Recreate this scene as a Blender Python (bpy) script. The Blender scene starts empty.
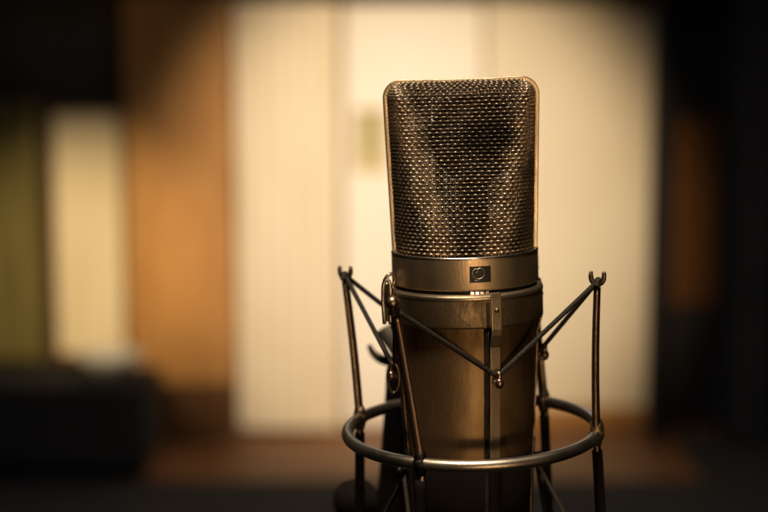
import bpy, math, random
import numpy as np
from mathutils import Vector, Matrix
random.seed(7); rng = np.random.default_rng(7)
S = bpy.context.scene; COL = S.collection
PI = math.pi
MM = 0.001
R = math.radians

# ------------------------------------------------------------------ camera
PITCH = R(7.3); CAM = Vector((0, -0.56, 1.72)); FPX = 1460.0
cam_d = bpy.data.cameras.new('camera'); cam = bpy.data.objects.new('camera', cam_d); COL.objects.link(cam)
cam.location = CAM; cam.rotation_euler = (PI/2 - PITCH, 0, 0)
cam_d.sensor_width = 36; cam_d.lens = FPX/768*36
cam_d.clip_start = 0.02; cam_d.clip_end = 60
cam_d.dof.use_dof = True; cam_d.dof.focus_distance = 0.535; cam_d.dof.aperture_fstop = 6.0
cam_d.dof.aperture_blades = 0
S.camera = cam

def ray(px, py):
    f = Vector((0, math.cos(PITCH), -math.sin(PITCH))); u = Vector((0, math.sin(PITCH), math.cos(PITCH)))
    return f + Vector((1, 0, 0))*((px-384)/FPX) + u*((256-py)/FPX)
def at_y(px, py, Y):
    d = ray(px, py); return CAM + d*((Y-CAM.y)/d.y)

# ------------------------------------------------------------------ materials
def new_mat(name):
    m = bpy.data.materials.new(name); m.use_nodes = True
    return m, m.node_tree.nodes, m.node_tree.links, m.node_tree.nodes['Principled BSDF']
def metal(name, c1, c2, rough=(.28, .45), nscale=60, bump=.02, contrast=(.35, .7), streak=None, metallic=1.0):
    m, n, l, b = new_mat(name)
    tc = n.new('ShaderNodeTexCoord'); mp = n.new('ShaderNodeMapping'); l.new(tc.outputs['Object'], mp.inputs[0])
    if streak: mp.inputs['Scale'].default_value = streak
    t = n.new('ShaderNodeTexNoise'); t.inputs['Scale'].default_value = nscale; t.inputs['Detail'].default_value = 8; t.inputs['Roughness'].default_value = .65
    l.new(mp.outputs[0], t.inputs['Vector'])
    cr = n.new('ShaderNodeValToRGB'); cr.color_ramp.elements[0].position = contrast[0]; cr.color_ramp.elements[1].position = contrast[1]
    cr.color_ramp.elements[0].color = (*c1, 1); cr.color_ramp.elements[1].color = (*c2, 1)
    l.new(t.outputs['Fac'], cr.inputs[0]); l.new(cr.outputs[0], b.inputs['Base Color'])
    mr = n.new('ShaderNodeMapRange'); mr.inputs['From Min'].default_value = .3; mr.inputs['From Max'].default_value = .7
    mr.inputs['To Min'].default_value = rough[1]; mr.inputs['To Max'].default_value = rough[0]
    l.new(t.outputs['Fac'], mr.inputs[0]); l.new(mr.outputs[0], b.inputs['Roughness'])
    t2 = n.new('ShaderNodeTexNoise'); t2.inputs['Scale'].default_value = 1400; t2.inputs['Detail'].default_value = 3
    l.new(mp.outputs[0], t2.inputs['Vector'])
    bp = n.new('ShaderNodeBump'); bp.inputs['Strength'].default_value = bump*6; bp.inputs['Distance'].default_value = .0002
    l.new(t2.outputs['Fac'], bp.inputs['Height']); l.new(bp.outputs[0], b.inputs['Normal'])
    b.inputs['Metallic'].default_value = metallic
    return m
def plain(name, c, rough=.6, c2=None, nscale=8, spec=.3, bump=0, bscale=200, sheen=0, stretch=None):
    m, n, l, b = new_mat(name)
    b.inputs['Roughness'].default_value = rough; b.inputs['Specular IOR Level'].default_value = spec
    tc = n.new('ShaderNodeTexCoord'); mp = n.new('ShaderNodeMapping'); l.new(tc.outputs['Object'], mp.inputs[0])
    if stretch: mp.inputs['Scale'].default_value = stretch
    t = n.new('ShaderNodeTexNoise'); t.inputs['Scale'].default_value = nscale; t.inputs['Detail'].default_value = 6
    l.new(mp.outputs[0], t.inputs['Vector'])
    cr = n.new('ShaderNodeValToRGB'); cr.color_ramp.elements[0].position = .3; cr.color_ramp.elements[1].position = .7
    cr.color_ramp.elements[0].color = (*c, 1); cr.color_ramp.elements[1].color = (*(c2 or c), 1)
    l.new(t.outputs['Fac'], cr.inputs[0]); l.new(cr.outputs[0], b.inputs['Base Color'])
    if bump:
        t2 = n.new('ShaderNodeTexNoise'); t2.inputs['Scale'].default_value = bscale; t2.inputs['Detail'].default_value = 5
        l.new(mp.outputs[0], t2.inputs['Vector'])
        bp = n.new('ShaderNodeBump'); bp.inputs['Strength'].default_value = bump; bp.inputs['Distance'].default_value = .001
        l.new(t2.outputs['Fac'], bp.inputs['Height']); l.new(bp.outputs[0], b.inputs['Normal'])
    return m

M = {}
M['nickel'] = metal('satin_nickel', (.42, .32, .20), (.62, .49, .33), (.32, .46), 45, .05, streak=(1, 1, .35))
M['collar'] = metal('warm_satin_collar', (.56, .40, .23), (.76, .58, .36), (.36, .52), 60, .05, streak=(1, 1, .35))
M['body'] = metal('worn_body_nickel', (.16, .092, .04), (.54, .35, .17), (.42, .62), 75, .07, contrast=(.30, .72), streak=(1, 1, .3))
M['band'] = metal('grimy_nickel', (.12, .08, .042), (.48, .34, .19), (.36, .58), 150, .10, streak=(1, 1, .6))
M['edge'] = metal('bright_nickel', (.80, .70, .58), (.92, .84, .74), (.2, .3), 80, .02)
M['wire'] = metal('woven_nickel_wire', (.54, .40, .26), (.86, .69, .49), (.30, .5), 260, .02, contrast=(.3, .6))
M['warp'] = metal('dim_warp_wire', (.34, .25, .16), (.60, .46, .32), (.35, .5), 300, .0)  # vertical wires coloured darker, as light from above barely catches them
def crease_glow(m, lo, hi, width):
    # light showing through the mesh, painted brighter along the head's two slanting creases
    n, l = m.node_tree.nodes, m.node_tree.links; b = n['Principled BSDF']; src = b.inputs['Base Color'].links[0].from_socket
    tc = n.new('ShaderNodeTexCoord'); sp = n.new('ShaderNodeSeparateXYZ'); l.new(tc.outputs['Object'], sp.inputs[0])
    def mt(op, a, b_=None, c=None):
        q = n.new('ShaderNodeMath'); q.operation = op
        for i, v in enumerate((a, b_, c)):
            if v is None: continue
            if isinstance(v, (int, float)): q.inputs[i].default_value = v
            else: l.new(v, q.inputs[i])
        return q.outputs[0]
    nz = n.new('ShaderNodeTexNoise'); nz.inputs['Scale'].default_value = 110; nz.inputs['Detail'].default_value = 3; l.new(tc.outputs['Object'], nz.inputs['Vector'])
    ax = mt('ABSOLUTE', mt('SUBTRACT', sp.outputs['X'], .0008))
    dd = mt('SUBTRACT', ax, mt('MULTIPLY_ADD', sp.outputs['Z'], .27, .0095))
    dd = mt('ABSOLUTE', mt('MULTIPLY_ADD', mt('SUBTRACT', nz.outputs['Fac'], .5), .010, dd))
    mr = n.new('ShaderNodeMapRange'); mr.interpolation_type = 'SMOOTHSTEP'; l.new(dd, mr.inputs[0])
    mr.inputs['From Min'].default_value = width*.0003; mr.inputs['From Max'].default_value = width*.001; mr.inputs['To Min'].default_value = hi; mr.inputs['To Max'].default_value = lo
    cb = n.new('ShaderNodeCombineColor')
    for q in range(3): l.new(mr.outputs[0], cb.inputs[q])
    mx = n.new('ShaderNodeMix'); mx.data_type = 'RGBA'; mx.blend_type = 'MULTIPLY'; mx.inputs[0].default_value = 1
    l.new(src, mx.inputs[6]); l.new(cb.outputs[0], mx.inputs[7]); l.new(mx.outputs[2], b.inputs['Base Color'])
crease_glow(M['warp'], .22, 1.0, 7); crease_glow(M['wire'], .85, 1.25, 7)
def dark_reflection(m, c, rad, dark):  # paints a dark reflection into the base colour as a soft patch
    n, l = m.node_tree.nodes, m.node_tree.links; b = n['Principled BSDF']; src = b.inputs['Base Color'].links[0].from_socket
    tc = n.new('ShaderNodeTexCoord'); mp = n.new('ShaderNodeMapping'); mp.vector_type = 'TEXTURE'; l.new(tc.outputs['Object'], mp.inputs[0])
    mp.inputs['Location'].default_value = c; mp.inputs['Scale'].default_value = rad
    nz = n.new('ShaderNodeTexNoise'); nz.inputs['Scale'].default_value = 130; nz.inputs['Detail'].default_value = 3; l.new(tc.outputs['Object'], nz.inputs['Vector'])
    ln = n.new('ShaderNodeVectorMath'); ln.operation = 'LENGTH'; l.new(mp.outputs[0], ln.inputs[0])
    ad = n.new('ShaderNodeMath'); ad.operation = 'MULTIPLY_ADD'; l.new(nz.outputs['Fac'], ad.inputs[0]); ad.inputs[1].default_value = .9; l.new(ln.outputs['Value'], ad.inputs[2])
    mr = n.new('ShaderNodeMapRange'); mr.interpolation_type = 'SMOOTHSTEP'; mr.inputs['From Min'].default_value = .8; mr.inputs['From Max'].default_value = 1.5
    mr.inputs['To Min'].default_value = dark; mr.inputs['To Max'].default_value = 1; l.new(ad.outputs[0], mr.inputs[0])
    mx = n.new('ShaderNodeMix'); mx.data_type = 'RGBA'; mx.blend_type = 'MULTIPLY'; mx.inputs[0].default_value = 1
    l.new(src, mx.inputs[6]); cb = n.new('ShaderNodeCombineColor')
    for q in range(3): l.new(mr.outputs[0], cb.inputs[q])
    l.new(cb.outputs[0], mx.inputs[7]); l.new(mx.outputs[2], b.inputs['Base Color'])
dark_reflection(M['wire'], (.009, -.018, .044), (.013, .02, .010), .40)
dark_reflection(M['warp'], (.009, -.018, .044), (.014, .02, .010), .4)
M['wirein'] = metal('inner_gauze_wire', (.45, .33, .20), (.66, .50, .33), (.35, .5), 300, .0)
crease_glow(M['wirein'], .16, 1.15, 8)  # light through the mesh painted onto the inner wires too
M['ring'] = metal('steel_ring', (.46, .38, .28), (.66, .56, .43), (.26, .42), 60, .04)
M['prong'] = metal('tarnished_prong', (.12, .085, .05), (.34, .24, .15), (.28, .5), 120, .08)
M['copper'] = metal('copper_worn_tip', (.36, .23, .145), (.58, .39, .27), (.28, .4), 200, .04)
M['darkmetal'] = metal('shade_dark_metal', (.02, .017, .014), (.06, .05, .04), (.4, .55), 80, .04)
M['greymetal'] = metal('grey_metal', (.10, .088, .06), (.16, .14, .10), (.55, .7), 60, .03)
M['rubber'] = plain('black_rubber', (.006, .0045, .003), .8, (.010, .007, .005), 200, .08)
M['cord'] = plain('braided_elastic', (.007, .005, .003), .6, (.060, .045, .030), 1500, .3, .5, 2600)
M['black'] = plain('black_enamel', (.010, .010, .010), .45, (.015, .014, .013), 200)
M['gold'] = metal('engraved_gold_line', (.60, .48, .28), (.75, .62, .38), (.3, .4), 300, .0)
M['capsule'] = plain('capsule_black', (.012, .010, .009), .5, (.02, .017, .014), 100)
M['capgold'] = metal('capsule_gold', (.45, .27, .08), (.5, .3, .1), (.3, .4), 100)
M['cream'] = plain('cream_paint', (.72, .62, .44), .85, (.80, .70, .52), 1.2, .1, .2, 40)
M['creamwarm'] = plain('warm_cream_paint', (.60, .42, .22), .85, (.66, .48, .27), 1.0, .1, .2, 40)
M['doorwhite'] = plain('door_white', (.84, .76, .62), .6, (.88, .80, .66), 2, .2)
M['fabric'] = plain('cream_curtain', (.72, .60, .40), .9, (.82, .71, .52), 3, .05, .3, 90, stretch=(6, 6, .5))
M['olive'] = plain('olive_curtain', (.15, .125, .045), .9, (.25, .21, .085), 3, .05, .3, 90, stretch=(6, 6, .5))
M['wood'] = plain('orange_wood', (.33, .15, .042), .55, (.50, .26, .080), 5, .25, .2, 60, stretch=(9, 9, .6))
M['darkwood'] = plain('dark_wood', (.10, .045, .015), .55, (.15, .07, .025), 5, .2, stretch=(9, 9, .6))
M['rust'] = plain('rust_brown_wood', (.15, .062, .018), .6, (.22, .095, .028), 5, .2, stretch=(9, 9, .6))
M['floor'] = plain('brown_boards', (.17, .075, .03), .5, (.26, .12, .05), 3, .3, .2, 60, stretch=(8, .8, 1))
M['dark'] = plain('dark_floor_shade', (.040, .038, .037), .95, (.055, .052, .050), 4, .05, .3, 80)
M['dark2'] = plain('black_curtain_felt', (.058, .056, .056), .95, (.072, .070, .069), 4, .05, .3, 80)
M['glassgreen'] = plain('green_pane', (.44, .38, .19), .15, (.54, .47, .26), 6, .5)
M['pale'] = plain('pale_ceramic', (.62, .58, .5), .4, (.7, .66, .58), 10)

# ------------------------------------------------------------------ helpers
def tag(o, label=None, cat=None, group=None, kind=None):
    if label: o['label'] = label
    if cat: o['category'] = cat
    if group: o['group'] = group
    if kind: o['kind'] = kind
    return o
def empty(name, loc, rot=(0, 0, 0)):
    o = bpy.data.objects.new(name, None); COL.objects.link(o); o.location = loc; o.rotation_euler = rot
    o.empty_display_size = .02
    return o
class MB:
    def __init__(s): s.v = []; s.f = []; s.n = 0
    def add(s, V, F):
        V = np.asarray(V, float).reshape(-1, 3); s.v.append(V)
        s.f.extend([tuple(int(i)+s.n for i in f) for f in F]); s.n += len(V)
    def tube(s, P, r, n=12, closed=False, cap=True, mod=None, flat=None, nrm=None):
        """tube through points P; r scalar or list; flat=(a,b) makes an elliptical bar, nrm fixes the frame"""
        P = np.asarray(P, float); k = len(P)
        r = np.full(k, r, float) if np.isscalar(r) else np.asarray(r, float)
        T = (np.roll(P, -1, 0)-np.roll(P, 1, 0)) if closed else np.gradient(P, axis=0)
        T /= np.linalg.norm(T, axis=1)[:, None] + 1e-12
        if nrm is None:
            a = np.array([0, 0, 1.]) if abs(T[0][2]) < .9 else np.array([1., 0, 0])
        else: a = np.asarray(nrm, float)
        N = np.zeros_like(P); cur = a
        for i in range(k):
            c = (a if nrm is not None else cur) - T[i]*np.dot((a if nrm is not None else cur), T[i]); c /= np.linalg.norm(c)+1e-12
            N[i] = c; cur = c
        B = np.cross(T, N)
        th = np.arange(n)*2*PI/n
        s_len = np.concatenate([[0], np.cumsum(np.linalg.norm(np.diff(P, axis=0), axis=1))])
        rr = np.repeat(r[:, None], n, 1)
        if mod is not None: rr = rr*mod(s_len[:, None], th[None, :])
        fa, fb = flat if flat else (1, 1)
        V = P[:, None, :] + rr[..., None]*(N[:, None, :]*np.cos(th)[None, :, None]*fa + B[:, None, :]*np.sin(th)[None, :, None]*fb)
        F = []
        for i in range(k if closed else k-1):
            i2 = (i+1) % k
            for j in range(n):
                j2 = (j+1) % n
                F.append((i*n+j, i*n+j2, i2*n+j2, i2*n+j))
        if cap and not closed:
            F.append(tuple(range(n-1, -1, -1))); F.append(tuple(range((k-1)*n, k*n)))
        s.add(V, F); return s
    def lathe(s, prof, n=96, a0=0, a1=2*PI, axis='z', closed_prof=False, mat=None):
        """prof: list of (r, z)"""
        full = abs(a1-a0-2*PI) < 1e-6
        A = np.linspace(a0, a1, n, endpoint=not full)
        P = np.asarray(prof, float); k = len(P)
        V = np.zeros((n, k, 3)); V[..., 0] = np.cos(A)[:, None]*P[None, :, 0]; V[..., 1] = np.sin(A)[:, None]*P[None, :, 0]; V[..., 2] = P[None, :, 1]
        if mat is not None:
            V = V.reshape(-1, 3) @ np.array(mat.to_3x3()).T + np.array(mat.translation)
        F = []
        for i in range(n if full else n-1):
            i2 = (i+1) % n
            for j in range(k if closed_prof else k-1):
                j2 = (j+1) % k
                F.append((i*k+j, i2*k+j, i2*k+j2, i*k+j2))
        s.add(V, F); return s
    def box(s, c, d, rot=None):
        x, y, z = [q/2 for q in d]
        V = np.array([(-x,-y,-z),(x,-y,-z),(x,y,-z),(-x,y,-z),(-x,-y,z),(x,-y,z),(x,y,z),(-x,y,z)])
        if rot is not None: V = V @ np.array(rot.to_3x3()).T
        s.add(V+np.asarray(c), [(0,3,2,1),(4,5,6,7),(0,1,5,4),(1,2,6,5),(2,3,7,6),(3,0,4,7)]); return s
    def ball(s, c, r, sc=(1, 1, 1), n=20):
        prof = [(math.sin(t)*r, -math.cos(t)*r) for t in np.linspace(0.02, PI-0.02, n//2+1)]
        m = MB(); m.lathe(prof, n)
        s.add(m.v[0]*np.array(sc)+np.asarray(c), m.f); return s
    def build(s, name, mat, parent=None, smooth=True, bevel=0, autos=None):
        me = bpy.data.meshes.new(name); V = np.concatenate(s.v)
        me.from_pydata(V.tolist(), [], s.f); me.validate(); me.update()
        o = bpy.data.objects.new(name, me); COL.objects.link(o)
        me.materials.append(mat); 
        if parent: o.parent = parent
        if smooth: me.polygons.foreach_set('use_smooth', [True]*len(me.polygons))
        if autos is not None:
            import bmesh
            bm = bmesh.new(); bm.from_mesh(me)
            for e in bm.edges:
                if len(e.link_faces) == 2 and e.calc_face_angle(0) > autos: e.smooth = False
            bm.to_mesh(me); bm.free()
        if bevel:
            b = o.modifiers.new('bevel', 'BEVEL'); b.width = bevel; b.segments = 3; b.limit_method = 'ANGLE'
        return o
def rprof(pts, rad, seg=4):
    """round the corners of a closed profile of (r,z)"""
    out = []; n = len(pts)
    for i in range(n):
        p = Vector(pts[i]); a = Vector(pts[i-1])-p; b = Vector(pts[(i+1) % n])-p
        q = min(rad, a.length*.45, b.length*.45); A = p+a.normalized()*q; B = p+b.normalized()*q
        for k in range(seg+1):
            t = k/seg; out.append(tuple((1-t)**2*A+2*t*(1-t)*p+t*t*B))
    return out
def spline(P, n=12):
    P = np.asarray(P, float); Q = np.vstack([2*P[0]-P[1], P, 2*P[-1]-P[-2]]); out = []
    for i in range(1, len(Q)-2):
        for t in np.linspace(0, 1, n, endpoint=False):
            a, b, c, d = Q[i-1:i+3]
            out.append(.5*((2*b)+(-a+c)*t+(2*a-5*b+4*c-d)*t*t+(-a+3*b-3*c+d)*t**3))
    out.append(P[-1]); return np.array(out)

# ================================================================== MICROPHONE
ORG = Vector((0.0311, 0, 1.72-0.0690))      # centre of the collar's top rim
ROLL = R(-1.8)
mic = empty('microphone', ORG, (0, ROLL, 0))
tag(mic, 'vintage satin nickel studio microphone with woven wire head held in the elastic shock mount', 'microphone')

H = 64.6; W0 = 26.8; W1 = 28.8; CR = 6.0
def w_at(z): return W0+(W1-W0)*(z/H)
def d_at(z): return 29.2-0.235*z
def section(z_param):
    """z_param arc-like height: below z=H-CR straight; above: rounding. returns z, halfwidth, depth"""
    zs = H-CR
    L2 = CR*PI/2*1.25
    if z_param <= zs: return z_param, w_at(z_param), d_at(z_param)
    a = min((z_param-zs)/L2, 1)*PI/2
    z = zs+CR*math.sin(a); return z, w_at(z)-CR*(1-math.cos(a)), d_at(zs)*max(math.cos(a), 0)**.9+1.2*0
VMAX = (H-CR)+CR*PI/2*1.25
def surf_grid(nu, nv, inset=0.0, lift=0.0, vmin=-3.0):
    """grid of points on the front face; u along the half-section by arc length"""
    out = np.zeros((nv, nu, 3))
    for j in range(nv):
        vp = vmin+(VMAX-vmin)*j/(nv-1); z, w, d = section(max(vp, 0)); 
        if vp < 0: z = vp
        w -= inset; d = max(d-inset, .6)
        t = np.linspace(0, PI, 400); sn = np.maximum(np.sin(t), 1e-4)
        p = 16
        r = ((w)**-p+(d/sn)**-p)**(-1/p)
        x = -np.cos(t)*r; y = -np.sin(t)*r
        s = np.concatenate([[0], np.cumsum(np.hypot(np.diff(x), np.diff(y)))]); s /= s[-1]
        u = np.linspace(0, 1, nu)
        out[j, :, 0] = np.interp(u, s, x); out[j, :, 1] = np.interp(u, s, y); out[j, :, 2] = z-inset*(vp > 30)*.3
    return out
def weave(name, mat, parent, pitch, rad, inset, back=False, sub=4, n=6, amp=None, radv=None, ampv=None):
    amp = rad*.85 if amp is None else amp; radv = radv or rad; ampv = amp if ampv is None else ampv
    nx = int(round(86/pitch)); nz = int(round((VMAX+3)/pitch))
    G = surf_grid(nx*sub+1, nz*sub+1, inset)
    # gentle dents so that the hand-formed gauze is not perfect
    uu = np.linspace(0, 1, G.shape[1])[None, :]; vv = np.linspace(0, 1, G.shape[0])[:, None]
    du = np.gradient(G, axis=1); dv = np.gradient(G, axis=0)
    Nn = np.cross(du, dv); ln = np.linalg.norm(Nn, axis=2)[..., None]; Nn = Nn/np.maximum(ln, 1e-9)
    # make sure it points outward (away from the axis)
    sgn = np.sign((Nn*np.stack([G[..., 0], G[..., 1], np.zeros_like(G[..., 0])], 2)).sum(2))[..., None]; sgn[sgn == 0] = 1
    Nn = Nn*sgn
    dent = .30*np.sin(uu*9.1+1.0)*np.sin(vv*7.3+.5)+.22*np.sin(uu*17+vv*11)+.15*np.sin(uu*31-vv*23+2)
    edge = np.minimum(1, np.minimum(uu, 1-uu)*8)*np.minimum(1, np.minimum(vv*6, (1-vv)*8))
    G = G+Nn*(dent*edge)[..., None]
    m = MB(); k = np.arange(G.shape[1])/sub; kz = np.arange(G.shape[0])/sub
    jit = rng.normal(0, .05, (nz+1))
    for j in range(1, nz):
        off = np.cos(PI*(k+j)); off = amp*np.sign(off)*np.abs(off)**.6; P = G[j*sub]+Nn[j*sub]*off[:, None]
        P[:, 2] += jit[j]*np.sin(np.linspace(0, PI, len(P)))
        if back: P = P*np.array([1, -1, 1])
        m.tube(P*MM, rad*MM, n, cap=False, nrm=(0, 0, 1))
    nweft = len(m.f)
    jit = rng.normal(0, .05, (nx+1))
    for i in range(1, nx):
        off = -ampv*np.cos(PI*(kz+i)); P = G[:, i*sub]+Nn[:, i*sub]*off[:, None]
        P[:, 0] += jit[i]
        if back: P = P*np.array([1, -1, 1])
        m.tube(P*MM, radv*MM, n, cap=False)
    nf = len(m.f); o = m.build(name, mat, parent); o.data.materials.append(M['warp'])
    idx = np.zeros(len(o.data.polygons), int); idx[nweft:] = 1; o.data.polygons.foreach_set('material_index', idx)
    return o
head = None
# frame band around the head (in the plane y = 0)
prof = []
for vp in list(np.linspace(-3, H-CR, 30))+list(np.linspace(H-CR, VMAX, 14))[1:]:
    z, w, d = section(max(vp, 0)); z = vp if vp < 0 else z; prof.append((w, z))
topw = prof[-1][0]
pathL = [(-w, z) for w, z in prof]; pathR = [(w, z) for w, z in prof][::-1]
mid = [(x, H-.35*math.cos(x/topw*PI/2)) for x in np.linspace(-topw, topw, 20)[1:-1]]
path = pathL+mid+pathR
def band_mesh(path, y0, y1, out, inn):
    P = np.array(path); T = np.gradient(P, axis=0); T /= np.linalg.norm(T, axis=1)[:, None]
    Nn = np.stack([-T[:, 1], T[:, 0]], 1)                     # outward for a left-top-right path
    rr = rprof([(inn, y0), (out, y0), (out, y1), (inn, y1)], .45, 4)
    k = len(rr); V = []
    for (x, z), (nx_, nz_) in zip(P, Nn):
        for o, y in rr: V.append((x+nx_*o, y, z+nz_*o))
    F = []
    for i in range(len(P)-1):
        for j in range(k):
            j2 = (j+1) % k; F.append((i*k+j, i*k+j2, (i+1)*k+j2, (i+1)*k+j))
    m = MB(); m.add(np.array(V)*MM, F); return m
head = band_mesh(path, -2.8, 2.8, 1.15, -.75).build('head_frame', M['nickel'], mic)
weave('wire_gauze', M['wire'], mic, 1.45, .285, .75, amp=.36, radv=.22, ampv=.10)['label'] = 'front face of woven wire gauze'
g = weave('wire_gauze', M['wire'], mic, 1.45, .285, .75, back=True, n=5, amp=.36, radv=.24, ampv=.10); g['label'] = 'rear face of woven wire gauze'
weave('inner_gauze', M['wirein'], mic, .93, .22, 1.9, n=6, sub=4, amp=.16)
weave('inner_gauze', M['wirein'], mic, 1.30, .22, 1.9, n=4, sub=4, back=True, amp=.15)

# capsule inside
cap = MB(); rotx = Matrix.Rotation(PI/2, 4, 'X'); rotx.translation = Vector((5*MM, 0, 43*MM))
cap.lathe([(0.0001, -6*MM), (15.5*MM, -6*MM), (17*MM, -4.5*MM), (17*MM, 4.5*MM), (15.5*MM, 6*MM), (0.0001, 6*MM)], 48, mat=rotx)
co = cap.build('capsule', M['capsule'], mic, autos=R(30))
cm = MB(); rotx2 = rotx.copy(); cm.lathe([(0.0001, 6.15*MM), (12.5*MM, 6.15*MM), (12.5*MM, 6.0*MM)], 40, mat=rotx2); cm.build('diaphragm', M['capsule'], co)
cs = MB(); cs.box((5*MM, 0, 12*MM), (9*MM, 6*MM, 30*MM)); cs.lathe([(.001*MM, 3*MM), (22*MM, 3*MM), (22*MM, -2*MM), (.001*MM, -2*MM)], 48)
cs.build('capsule_mount', M['capsule'], mic, smooth=False)

# collar
collar = MB()
P = rprof([(28.0, 0), (28.3, -.5), (28.3, -11.9), (27.9, -12.3), (26.0, -12.3), (26.0, -.2), (27.4, .15)], .25, 3)
collar.lathe([(a*MM, b*MM) for a, b in P], 160, closed_prof=True)
collar_o = collar.build('collar', M['collar'], mic)
rim = MB(); P = rprof([(27.15, .25), (28.05, .25), (28.42, -.15), (28.42, -.55), (27.15, -.55)], .2, 3)
rim.lathe([(a*MM, b*MM) for a, b in P], 160, closed_prof=True); rim.build('rim', M['edge'], collar_o)
gap = MB(); gap.lathe([(26.8*MM, -11.5*MM), (26.8*MM, -16*MM)], 128); gap.build('groove', M['black'], mic)
# body
body = MB()
bp_ = [(26.5, -13.9), (27.4, -14.1), (27.7, -15), (26.7, -28), (26.4, -40), (25.2, -60), (24.0, -80), (22.8, -100), (22.3, -112), (21.5, -114), (0.01, -114)]
body.lathe([(a*MM, b*MM) for a, b in bp_], 128); body_o = body.build('body', M['body'], mic, autos=R(40))
conn = MB(); conn.lathe([(a*MM, b*MM) for a, b in rprof([(.01, -114.2), (12, -114.2), (12, -140), (.01, -140)], 1)], 48); conn.build('connector', M['darkmetal'], mic)

# badge and marks, bent round the collar
def cyl(r, s, z): a = -PI/2+s/r; return (r*math.cos(a)*MM, r*math.sin(a)*MM, z*MM)
def cyl_patch(r, s0, s1, z0, z1, th, n=12):
    m = MB(); V = []
    for i in range(n+1):
        s = s0+(s1-s0)*i/n
        V += [cyl(r, s, z0), cyl(r+th, s, z0), cyl(r+th, s, z1), cyl(r, s, z1)]
    F = []
    for i in range(n):
        a = 4*i; b = a+4
        for q in range(4): F.append((a+q, b+q, b+(q+1) % 4, a+(q+1) % 4))
    F += [(0, 1, 2, 3), (4*n+3, 4*n+2, 4*n+1, 4*n)]
    m.add(V, F); return m
bs, bz = 4.2, -6.1
badge = cyl_patch(28.25, bs-4.0, bs+4.0, bz-3.0, bz+3.0, .22).build('badge', M['black'], mic, smooth=False)
em = MB(); pts = []
for t in np.linspace(0, 2*PI, 60, endpoint=False):
    rr = 2.25*(1-.26*math.exp(-((math.atan2(math.sin(t-R(98)), math.cos(t-R(98))))/.32)**2))
    pts.append(cyl(28.52, bs-.75+rr*math.cos(t), bz+.42+rr*.93*math.sin(t)))
em.tube(pts, .17*MM, 6, closed=True)
em.build('emblem', M['gold'], badge)
e2 = MB()
e2.tube([cyl(28.5, bs-1.6+.5*q, bz+.6+.5*math.sin(q*1.3)) for q in np.linspace(0, 1.5, 6)], .1*MM, 6)
for q in range(4): e2.box(cyl(28.5, bs-1.75+.55*q, bz-2.35), (.3*MM, .16*MM, .45*MM))
e2.build('engraved_mark', M['gold'], badge)
for q in range(4):
    s = bs-3.2+q*1.9
    cyl_patch(27.7, s-.78, s+.78, -13.75, -12.55, .5, 4).build('bright_mark', M['edge'], mic, smooth=False, bevel=.15*MM)  # four small bright squares in the groove

# ================================================================== SHOCK MOUNT
mount = empty('shock_mount', ORG)
tag(mount, 'wire basket shock mount with round steel ring and black elastic cords around the microphone', 'shock mount')
MIN = np.array(Matrix.Rotation(ROLL, 3, 'Y'))
MOUT = np.array(Matrix.Rotation(R(-2.0), 3, 'Y') @ Matrix.Rotation(R(1.8), 3, 'X'))
OC = np.array([3.5, 0, -71.0])
def IN(az, r, z): a = R(az); return (MIN @ np.array([r*math.cos(a), r*math.sin(a), z]))*MM
def OUT(az, r, z): a = R(az); return (OC+MOUT @ np.array([r*math.cos(a), r*math.sin(a), z]))*MM   # z relative to the ring

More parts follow.
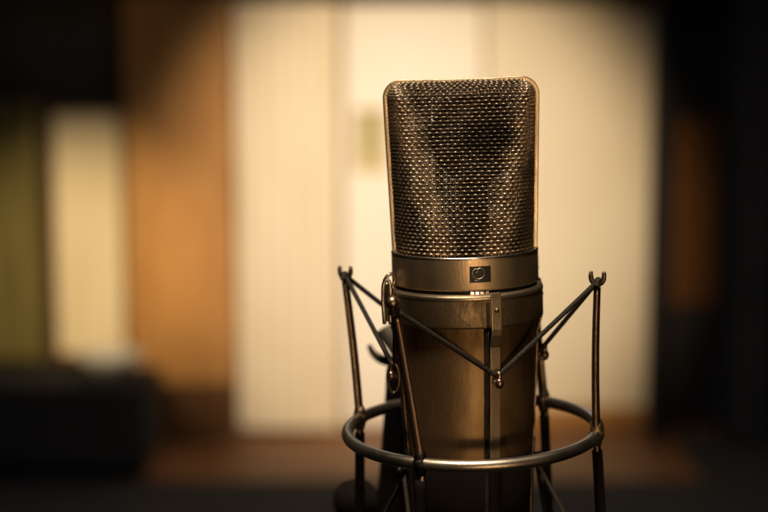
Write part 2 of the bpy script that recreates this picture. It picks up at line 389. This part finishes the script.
RR = 49.0
ring = MB(); pts = []
for a in np.linspace(0, 360, 180, endpoint=False):
    pts.append(OUT(a, RR, .12*math.sin(R(2*a+40))))
ring.tube(pts, 2.35*MM, 20, closed=True, nrm=(0, 0, 1)); ring.build('outer_ring', M['ring'], mount)
AZ = [155, 244, -18, 49]
TOPR = [54.5, 54.0, 51.0, 51.0]
TOPZ = [56.5, 55.5, 57.5, 55.5]
DX = [1.2, -5.0, -1.0, -4.8]
tops = []; bots = []
for k, az in enumerate(AZ):
    foot = OUT(az, RR, 0); top = OUT(az, TOPR[k], TOPZ[k]); top[0] += DX[k]*MM
    low = OUT(az, RR+2.5, -60)
    rad = np.array([math.cos(R(az)), math.sin(R(az)), 0]); tan = np.array([-rad[1], rad[0], 0])
    n0 = 40
    P = np.array([foot+(top-foot)*t+rad*(-.5*math.sin(PI*t))*MM for t in np.linspace(0, 1, n0)])
    Pl = np.array([low+(foot-low)*t for t in np.linspace(0, 1, 20, endpoint=False)])
    path_ = np.vstack([Pl, P])
    rr = np.concatenate([np.full(20, 1.8), 2.0-.3*np.linspace(0, 1, n0)])*MM
    m = MB(); m.tube(path_, rr, 14, nrm=tuple(rad), flat=(.8, 1.12) if k != 1 else (.75, 1.05))
    pr = m.build('prong', M['prong'] if k != 1 else M['copper'], mount)
    sl_ = MB(); sl_.tube([low+(foot-low)*t for t in np.linspace(.03, .90, 16)], 2.05*MM, 14); sl_.build('shade_sleeve', M['rubber'], pr)  # black cover added to darken the prong where light fades below the ring
    # brazed joint on the ring
    j = MB(); j.ball(foot, 3.1*MM, (1, 1, .95)); j.tube([foot+np.array([0, 0, -4.5*MM]), foot+np.array([0, 0, -2*MM]), foot+np.array([0, 0, 3*MM]), foot+np.array([0, 0, 5.0*MM])], [1.7*MM, 2.5*MM, 2.4*MM, 1.7*MM], 14)
    j.build('braze_joint', M['band'] if k != 1 else M['darkmetal'], pr)
    # U-shaped fork lying in the radial plane, both ends
    for (pt, sg) in ((top, 1), (low, -1)):
        Q = []
        for t in np.linspace(-1, 1, 25):
            a = t*R(100); Q.append(pt+rad*math.sin(a)*2.5*MM+np.array([0, 0, sg*(1.2+2.6*(1-math.cos(a)) + (1.1*(abs(t)**3)))*MM]))
        fr = 1.05*MM*(1-.25*np.abs(np.linspace(-1, 1, 25))**4)
        f = MB(); f.tube(Q, fr, 10, nrm=tuple(tan)); f.ball(Q[0], fr[0]*1.05, n=12)
        f.ball(Q[-1], (fr[-1]*1.05 if k != 1 else 2.6*MM), n=20)
        f.build('fork', M['darkmetal'] if sg < 0 else (M['copper'] if k == 1 else M['prong']), pr)  # lower fork coloured dark in place of the fading light
    tops.append(top+np.array([0, 0, 2.2*MM])); bots.append(low-np.array([0, 0, 2.2*MM]))

# inner clamp band with lips
cb = MB()
P = rprof([(28.0, -15.0), (29.85, -15.0), (29.85, -25.7), (29.5, -26.3), (27.2, -26.3)], .35, 3)
cb.lathe([(a*MM, b*MM) for a, b in P], 160, closed_prof=True)
V = cb.v[0] @ MIN.T; cb.v[0] = V
clamp = cb.build('clamp_band', M['band'], mount)
lip = MB(); P = rprof([(27.7, -13.5), (28.6, -13.6), (29.9, -14.3), (30.0, -15.0), (30.0, -15.7), (27.7, -15.7)], .3, 3)
lip.lathe([(a*MM, b*MM) for a, b in P], 160, closed_prof=True); lip.v[0] = lip.v[0] @ MIN.T
lip.build('clamp_lip', M['nickel'], clamp)
lowring = MB(); P = rprof([(23.6, -107), (25.4, -107), (25.2, -112), (23.4, -112)], .3, 3)
lowring.lathe([(a*MM, b*MM) for a, b in P], 96, closed_prof=True); lowring.v[0] = lowring.v[0] @ MIN.T; lowring.build('lower_band', M['darkmetal'], mount)  # dark metal stands in for shade below the ring

def body_r(z):
    zz = [q[1] for q in bp_][::-1]; r_ = [q[0] for q in bp_][::-1]
    return float(np.interp(z, zz[1:], r_[1:]))
SAZ = [-71.5, 200, 110, 14]
hooks = []; lhooks = []
for k, az in enumerate(SAZ):
    w = 2.0
    m = MB(); V = []; zs = list(np.linspace(-13.0, -112, 44))
    for z in zs:
        r0 = body_r(z)+1.6 if z < -28 else (30.15 if z < -13.5 else 29.6)
        if -34 < z < -28: t = (-28-z)/6; r0 = 30.15*(1-t)+(body_r(-34)+1.6)*t
        da = math.degrees(w/r0)
        V += [IN(az-da, r0, z), IN(az-da, r0+.8, z), IN(az+da, r0+.8, z), IN(az+da, r0, z)]
    F = []
    for i in range(len(zs)-1):
        a = 4*i; b = a+4
        for q in range(4): F.append((a+q, a+(q+1) % 4, b+(q+1) % 4, b+q))
    F += [(3, 2, 1, 0), tuple(range(4*len(zs)-4, 4*len(zs)))]
    m.add(V, F)
    st = m.build('cage_strip', M['nickel'] if k == 0 else M['prong'], mount, smooth=False, bevel=.25*MM)
    # screw heads
    for z in (-19.5, -109.5):
        sc = MB(); sc.ball(IN(az, 31.0 if z > -30 else 26.6, z), 1.0*MM, (1, 1, 1), 14)
        sc.build('rivet', M['band'], st)
    lowst = MB(); pz = np.linspace(-76.5, -112, 14); lowst.tube([IN(az, body_r(z)+2.1, z) for z in pz], 1.6*MM, 12, flat=(.6, 1.35), nrm=tuple(IN(az, 1, 0)/MM)); lowst.build('strip_shade', M['rubber'], st)  # black cover added as shade on the lower strip
    # upper hook (elastic passes under it), lower hook
    for (z, sg, lst) in ((-45.5 if k != 3 else -43.0, 1, hooks), (-86.0 if k in (1, 3) else -106.0, -1, lhooks)):
        rb = body_r(z)+2.2
        Q = spline([IN(az, rb-.6, z-1.5*sg), IN(az, rb+1.2, z-2.2*sg), IN(az, rb+3.0, z-1.2*sg), IN(az, rb+3.7, z+.8*sg), IN(az, rb+3.5, z+2.2*sg)], 6)
        Q[:, 2] -= 0
        h = MB(); rr = np.linspace(1.0, 1.1, len(Q))*MM; h.tube(Q, rr, 10); h.ball(Q[-1], 1.25*MM, n=14)
        h.ball(IN(az, rb+3.6, z-1.2*sg), 1.75*MM, (1, 1, 1.25), 16)
        h.build('hook', M['darkmetal'] if sg < 0 else (M['copper'] if k in (0, 1) else M['prong']), st)  # lower hook darkened by colour where the light falls off
        lst.append(IN(az, rb+1.9, z+1.0*sg))
bt = MB(); P = [(body_r(-77.5)+.05, -77.5), (body_r(-77.5)+.55, -78.0), (body_r(-95)+.6, -95), (body_r(-112)+.6, -115), (1, -116.5), (1, -115.5), (body_r(-112)+.1, -114.3)]
bt.lathe([(a*MM, b*MM) for a, b in P], 128, closed_prof=True); bt.v[0] = bt.v[0] @ MIN.T
bt.build('shade_boot', M['rubber'], mount)  # added to black out the lower body where light fades
# shadow beside the front strip, built as a thin dark strip
m = MB()
V = []
zs = list(np.linspace(-16.5, -112, 34))
for z in zs:
    r0 = 29.9 if z > -27 else body_r(z)+1.0
    a0 = -71.5-math.degrees(3.7/r0); a1 = -71.5-math.degrees(2.3/r0)
    V += [IN(a0, r0-.4, z), IN(a0, r0+.25, z), IN(a1, r0+.25, z), IN(a1, r0-.4, z)]
F = []
for i in range(len(zs)-1):
    a = 4*i; b = a+4
    for q in range(4): F.append((a+q, a+(q+1) % 4, b+(q+1) % 4, b+q))
m.add(V, F); m.build('gap_shadow', M['darkmetal'], mount, smooth=False)

# retaining clip on the left of the clamp band
clipr = MB()
def Ploc(px, py, Y): p = at_y(px, py, Y*MM)-ORG; return np.array(p)
P = spline([Ploc(384.5, 324, -12), Ploc(383, 300, -12), Ploc(383.5, 285, -12), Ploc(386, 280.5, -12), Ploc(389.5, 283, -12), Ploc(390.5, 300, -12), Ploc(390.5, 324, -12)], 8)
clipr.tube(P, .75*MM, 10)
clipr.tube(spline([Ploc(384, 281, -12), Ploc(388, 275.5, -12), Ploc(392, 274, -11), Ploc(394.5, 279, -10), Ploc(393, 285, -10), Ploc(389, 286, -11)], 8), .7*MM, 10)
cl = clipr.build('retaining_clip', M['ring'], mount)
cp = MB(); c0 = Ploc(387.3, 303, -11.4)
cp.box(c0, (2.0*MM, .8*MM, 14.5*MM)); cp.build('clip_plate', M['darkmetal'], cl, smooth=False, bevel=.2*MM)
# oval eye where the left elastics meet
eye = MB(); E = []
for t in np.linspace(0, 2*PI, 40, endpoint=False):
    p = Ploc(393.5+5.5*math.cos(t)+1.5*math.sin(t)*0, 378+15*math.sin(t), -16); E.append(p)
eye.tube(E, .68*MM, 10, closed=True); eye.build('cord_eye', M['prong'], mount)

# elastic cords
def braid(s, th):
    s = s/MM
    return 1+.14*np.cos(3*th+s*2.6)*np.cos(3*th-s*2.6)
def cord(name_pts, r=1.12, sag=.0):
    P = spline(name_pts, 10)
    L = np.concatenate([[0], np.cumsum(np.linalg.norm(np.diff(P, axis=0), axis=1))]); n = int(L[-1]/(.30*MM))
    s = np.linspace(0, L[-1], n); P = np.stack([np.interp(s, L, P[:, i]) for i in range(3)], 1)
    m = MB(); m.tube(P, r*MM, 16, mod=braid); return m.build('elastic_cord', M['cord'], mount)
pairs = [(0, 1), (0, 2), (1, 0), (1, 1), (2, 0), (2, 3), (3, 3), (3, 2)]   # (prong, hook)
for (p, h) in pairs:
    for T, Hk, sg in ((tops, hooks, 1), (bots, lhooks, -1)):
        a = T[p]; b = Hk[h].copy()
        d = (b-a)/np.linalg.norm(b-a)
        A0 = a-d*1.6*MM
        mid_ = (a+b)/2
        # keep the cords clear of the microphone body
        c = (MIN.T @ mid_)/MM; rad = math.hypot(c[0], c[1])
        if rad < 31.5: c[:2] *= 31.5/rad; mid_ = (MIN @ c)*MM
        B1 = b+d*.6*MM
        cord([A0, a+(mid_-a)*.5, mid_, mid_+(b-mid_)*.5, B1], .92 if sg > 0 else .85)
# loops of cord wrapped over each fork
for k, az in enumerate(AZ):
    tan = np.array([-math.sin(R(az)), math.cos(R(az)), 0])
    for pt, sg in ((tops[k], 1), (bots[k], -1)):
        cord([pt-tan*2.2*MM-np.array([0, 0, 1.6*sg*MM]), pt-tan*1.0*MM+np.array([0, 0, .2*sg*MM]), pt+np.array([0, 0, .5*sg*MM]), pt+tan*1.0*MM+np.array([0, 0, .2*sg*MM]), pt+tan*2.2*MM-np.array([0, 0, 1.6*sg*MM])], 1.1)

# ================================================================== STAND behind the mount
base = at_y(392, 520, .085)
stand = empty('microphone_stand', (base.x, .085, 0.0))
tag(stand, 'dark upright microphone stand rising behind the left side of the shock mount', 'microphone stand')
def L(px, py, Y): p = at_y(px, py, Y); return np.array((p.x-base.x, Y-.085, p.z))
m = MB(); m.tube([(0, 0, .02), (0, 0, .5), (0, 0, 1.0), L(396, 560, .085)], .011, 24); m.build('pole', M['darkmetal'], stand)
m = MB(); m.tube(spline([L(396, 575, .085), L(396, 505, .08), L(400, 450, .075), L(404, 400, .07), L(406, 370, .068)], 8), [.0085]*33, 20, flat=(1, .8)); m.build('arm', M['rubber'], stand)
m = MB(); q = L(357, 500, .085); m.tube([q+np.array([a, 0, b]) for a, b in ((-.011, 0), (-.010, 0), (-.007, 0), (-.002, 0), (.004, 0), (.008, -.001), (.014, -.002), (.034, -.006))], [.001, .005, .0085, .0100, .0095, .006, .004, .004], 24); m.build('knob', M['rubber'], stand)
m = MB(); m.tube(spline([L(405, 372, .068), L(398, 350, .07), L(391, 337, .072), L(386, 328, .074)], 8), np.linspace(.003, .0052, 25), 16, flat=(1, .5)); m.build('lever', M['greymetal'], stand)
m = MB(); m.tube(spline([L(369, 345, .08), L(373, 353, .08), L(381, 359, .078), L(393, 362, .075)], 8), np.linspace(.0010, .0026, 25), 12); m.build('wing_bolt', M['darkmetal'], stand)
m = MB()
for a in (90, 210, 330): m.tube([(0, 0, .16), (.34*math.cos(R(a)), .34*math.sin(R(a)), .015)], .009, 12)
m.build('tripod_legs', M['darkmetal'], stand)

# ================================================================== ROOM
YW = 6.4
def wx(px, Y=YW): return at_y(px, 256, Y).x
def wz(py, Y=YW): return at_y(384, py, Y).z
m = MB(); m.box((0, 3.0, -.05), (9, 9.5, .1)); tag(m.build('floor', M['floor'], smooth=False), kind='structure')
m = MB(); m.box((0, 1.95, .006), (8.4, 6.9, .012)); tag(m.build('floor_shade', M['dark'], smooth=False, bevel=.004), 'large added dark sheet standing in for shade on the studio floor', 'floor_shade')  # added so the near floor fades to black
m = MB(); m.box((2.65, 5.80, .006), (2.6, .78, .012)); tag(m.build('floor_shade', M['dark'], smooth=False, bevel=.004), 'small added dark sheet standing in for shade before the black drapes at the right', 'floor_shade')  # also added, darkens the light spill on the floor at right
m = MB(); m.box((0, YW+.25, 1.5), (9, .2, 3.2)); tag(m.build('back_wall', M['creamwarm'], smooth=False), kind='structure')
m = MB(); m.box((0, 3.0, 3.15), (9, 9.5, .1)); tag(m.build('ceiling', M['dark'], smooth=False), kind='structure')
for nm, x in (('side_wall_left', -4.4), ('side_wall_right', 4.4)):
    m = MB(); m.box((x, 3.0, 1.5), (.1, 9.5, 3.2)); tag(m.build(nm, M['dark'], smooth=False), kind='structure')
m = MB(); m.box((0, -1.7, 1.5), (9, .1, 3.2)); tag(m.build('rear_wall', M['dark'], smooth=False), kind='structure')

def curtain(name, x0, x1, z0, z1, Y, mat, folds, amp, label):
    root = empty(name, ((x0+x1)/2, Y, z1)); tag(root, label, 'curtain')
    n = folds*14; m = MB(); V = []
    for i in range(n+1):
        t = i/n; x = x0+(x1-x0)*t-(x0+x1)/2
        for q, z in enumerate(np.linspace(z0-z1, 0, 8)):
            y = amp*math.sin(t*folds*2*PI+.5*math.sin(t*9))*(1-.04*q)+amp*.3*math.sin(t*folds*5.1+q*.2); V.append((x, y, z))
    F = [(i*8+q, (i+1)*8+q, (i+1)*8+q+1, i*8+q+1) for i in range(n) for q in range(7)]
    m.add(V, F); m.build('cloth', mat, root)
    m = MB(); m.tube([(x0-(x0+x1)/2-.04, 0, .02), (x1-(x0+x1)/2+.04, 0, .02)], .014, 12); m.build('rail', M['darkmetal'], root)
    return root
# pale curtain just left of the door
curtain('curtain', wx(238, 6.2), wx(338, 6.2), .03, 2.02, 6.2, M['fabric'], 6, .008, 'pale cream floor length curtain hanging right of the orange wood panelling')
# door with a small window
dr = empty('door', (wx(410), YW, 0)); tag(dr, 'white door with a small green glazed window behind the microphone', 'door')
dw = wx(480)-wx(345)
wpx0, wpx1 = wx(357)-wx(410), wx(384)-wx(410); wz0, wz1 = wz(168), wz(112)
m = MB(); Yd = .05
def slab(m, x0, x1, z0, z1, y0=-.05, y1=.1): m.box(((x0+x1)/2, (y0+y1)/2, (z0+z1)/2), (x1-x0, y1-y0, z1-z0))
X0, X1 = wx(345)-wx(410), wx(480)-wx(410)
slab(m, X0, wpx0, .01, 2.02); slab(m, wpx1, X1, .01, 2.02); slab(m, wpx0, wpx1, .01, wz0); slab(m, wpx0, wpx1, wz1, 2.02)
m.build('door_leaf', M['doorwhite'], dr, smooth=False)
m = MB(); slab(m, wpx0+.001, wpx1-.001, wz0, wz1, 0, .01); m.build('window_pane', M['glassgreen'], dr, smooth=False)
m = MB(); slab(m, wpx0-.015, wpx0, wz0-.015, wz1+.015, -.06, -.05); slab(m, wpx1, wpx1+.015, wz0-.015, wz1+.015, -.06, -.05); slab(m, wpx0, wpx1, wz1, wz1+.015, -.06, -.05); slab(m, wpx0, wpx1, wz0-.015, wz0, -.06, -.05)
m.build('window_frame', M['creamwarm'], dr, smooth=False)
m = MB(); m.tube([(X1-.06, -.052, 1.0), (X1-.06, -.10, 1.0), (X1-.16, -.10, 1.0)], .01, 10); m.build('handle', M['greymetal'], dr)
# cream wall panel right of the door
wp = empty('wall_panel', ((wx(484)+wx(646))/2, YW, 0)); tag(wp, 'plain cream wall panel right of the white door', 'wall panel')
hw = (wx(646)-wx(484))/2
m = MB(); slab(m, -hw, hw, .1, 2.03, -.05, .1); m.build('board', M['cream'], wp, smooth=False)
m = MB(); slab(m, -hw, hw, 0.01, .098, -.065, .1); m.build('skirting_glow', M['wood'], wp, smooth=False)  # orange strip stands in for floor glow reflected on the wall
# wood slat panelling
sl = empty('slat_panelling', ((wx(128, 6.1)+wx(234, 6.1))/2, 6.1, 0)); tag(sl, 'orange brown vertical wood panelling between the pale curtain and the bright window', 'wood panelling')
x0 = wx(128, 6.1)-sl.location.x; x1 = wx(234, 6.1)-sl.location.x; zb = wz(383, 6.1)
m = MB(); slab(m, x0, x1, zb, 2.05, 0, .03)
ns = 9
for i in range(ns):
    a = x0+(x1-x0)*i/ns; slab(m, a+.006, a+(x1-x0)/ns-.006, zb+.002, 2.048, -.010, -.0005)
m.build('slats', M['wood'], sl, smooth=False)
m = MB(); slab(m, x0, x1, .01, zb-.002, -.02, .03); m.build('plinth', M['darkwood'], sl, smooth=False)
# left window with pale blind and frame
wn = empty('window', ((wx(57)+wx(124))/2, YW-.1, wz(348))); tag(wn, 'tall bright window with a pale blind left of the wood panelling', 'window')
x0 = wx(58, YW-.1)-wn.location.x; x1 = wx(123, YW-.1)-wn.location.x; hh = wz(112, YW-.1)-wn.location.z
m = MB(); slab(m, x0, x1, 0, hh, -.02, .0); m.build('blind', M['fabric'], wn, smooth=False)
m = MB(); slab(m, x0-.03, x0-.001, -.03, hh+.03, -.035, .02); slab(m, x1+.001, x1+.03, -.03, hh+.03, -.035, .02); slab(m, x0, x1, hh+.001, hh+.03, -.035, .02); slab(m, x0, x1, -.03, -.001, -.06, .02)
m.build('window_frame', M['darkwood'], wn, smooth=False)
curtain('curtain', wx(-60, 6.25), wx(42, 6.25), .35, wz(100, 6.25), 6.25, M['olive'], 5, .035, 'dull olive green curtain left of the bright window')
# dark wall covering round the window
dp = empty('acoustic_panel', (wx(60), YW, 0)); tag(dp, 'near black wall covering surrounding the bright window on the left', 'acoustic panel')
m = MB(); slab(m, wx(-500)-wx(60), wx(126)-wx(60), 0.01, 3.05, 0, .12); m.build('felt', M['dark2'], dp, smooth=False)
# dark header added above everything, stands in for the vignette at the top
hb = MB(); hb.box((0, YW-.06, 2.575), (8.7, .42, 1.0)); tag(hb.build('vignette_header', M['dark2'], smooth=False), kind='structure')
# right side: black drape, dim brown door beyond
def drape(px0, px1, Y, label):
    return curtain('stage_drape', wx(px0, Y), wx(px1, Y), .02, 2.6, Y, M['dark2'], 6, .03, label)
drape(650, 668, 6.0, 'narrow black drape between the cream wall panel and the brown door')
drape(722, 1100, 6.0, 'wide black drape right of the brown door')
bd = empty('brown_door', ((wx(666)+wx(724))/2, YW+.02, 0)); tag(bd, 'dim reddish brown wooden door between the black drapes on the right', 'door')
m = MB(); q = (wx(728)-wx(660))/2; slab(m, -q+.05, q-.06, wz(305), wz(118), -.03, .1); m.build('upper_panel', M['rust'], bd, smooth=False)
m = MB(); slab(m, -q, q, .01, wz(305)-.004, -.03, .1); slab(m, -q, q, wz(118)+.004, 2.1, -.03, .1); slab(m, -q, -q+.046, wz(305), wz(118), -.03, .1); slab(m, q-.056, q, wz(305), wz(118), -.03, .1); m.build('door_leaf', M['dark'], bd, smooth=False)
# low black cabinet on the left with a pale bowl
cbx = empty('low_cabinet', ((wx(-90, 5.6)+wx(150, 5.6))/2, 5.6, 0)); tag(cbx, 'low black cabinet standing under the bright window', 'cabinet')
q = (wx(150, 5.6)-wx(-90, 5.6))/2; ztop = wz(378, 5.6)
m = MB(); slab(m, -q, q, .06, ztop, -.2, .25); m.build('carcass', M['dark'], cbx, smooth=False, bevel=.006)
m = MB(); slab(m, -q+.02, -.004, .08, ztop-.02, -.222, -.201); slab(m, .004, q-.02, .08, ztop-.02, -.222, -.201); m.build('cabinet_doors', M['dark'], cbx, smooth=False)
m = MB(); slab(m, -q+.03, q-.03, .0, .058, -.16, .2); m.build('plinth', M['dark'], cbx, smooth=False)
bx = wx(108, 5.6)
m = MB(); m.lathe([(.001, .004), (.05, .004), (.055, .01), (.10, .06), (.125, .10), (.118, .10), (.09, .055), (.04, .018), (.001, .018)], 40)
bo = m.build('bowl', M['pale']); bo.location = (bx, 5.6, ztop); bo.scale = (1.15, 1.15, 1.1); tag(bo, 'small pale bowl on top of the low black cabinet', 'bowl')

# ================================================================== LIGHT
w = bpy.data.worlds.new('World'); S.world = w; w.use_nodes = True
w.node_tree.nodes['Background'].inputs[0].default_value = (1, .8, .6, 1); w.node_tree.nodes['Background'].inputs[1].default_value = .03
def spot(name, loc, tgt, power, ang, blend, col, size):
    l = bpy.data.lights.new(name, 'SPOT'); l.energy = power; l.spot_size = R(ang); l.spot_blend = blend; l.color = col; l.shadow_soft_size = size
    o = bpy.data.objects.new(name, l); COL.objects.link(o); o.location = loc
    o.rotation_euler = (Vector(tgt)-Vector(loc)).to_track_quat('-Z', 'Y').to_euler(); return o
spot('wall_spot', (.35, 1.9, 2.55), at_y(395, 225, YW), 580, 34.5, 1.0, (1, .92, .82), .05)
spot('amber_wall_spot', (.30, 1.8, 2.60), at_y(418, 222, YW), 560, 34.5, .58, (1, .72, .42), .05)
spot('panelling_spot', (-1.5, 2.4, 2.55), at_y(88, 274, 6.2), 740, 22.0, 1.0, (1, .76, .42), .05)
C0 = ORG
def area(name, loc, tgt, power, size, col, spread=180):
    l = bpy.data.lights.new(name, 'AREA'); l.energy = power; l.size = size; l.color = col; l.spread = R(spread)
    o = bpy.data.objects.new(name, l); COL.objects.link(o); o.location = loc
    o.rotation_euler = (Vector(tgt)-Vector(loc)).to_track_quat('-Z', 'Y').to_euler(); return o
spot('overhead_lamp', C0+Vector((-.10, -.30, .96)), C0+Vector((0, -.01, 0)), 330, 11.5, .6, (1, .86, .70), .22)
spot('front_lamp', C0+Vector((.27, -1.15, -.03)), C0+Vector((.0, 0, .038)), 150, 8.3, .7, (1, .66, .36), .26)
area('fill_light', (0, 3.6, 3.05), (0, 3.6, 0), 16, 1.6, (1, .93, .88), 150)  # unseen fill light added to lift the blacks

S.render.engine = 'CYCLES'
S.view_settings.view_transform = 'Standard'; S.view_settings.look = 'None'; S.view_settings.exposure = 0; S.view_settings.gamma = 1
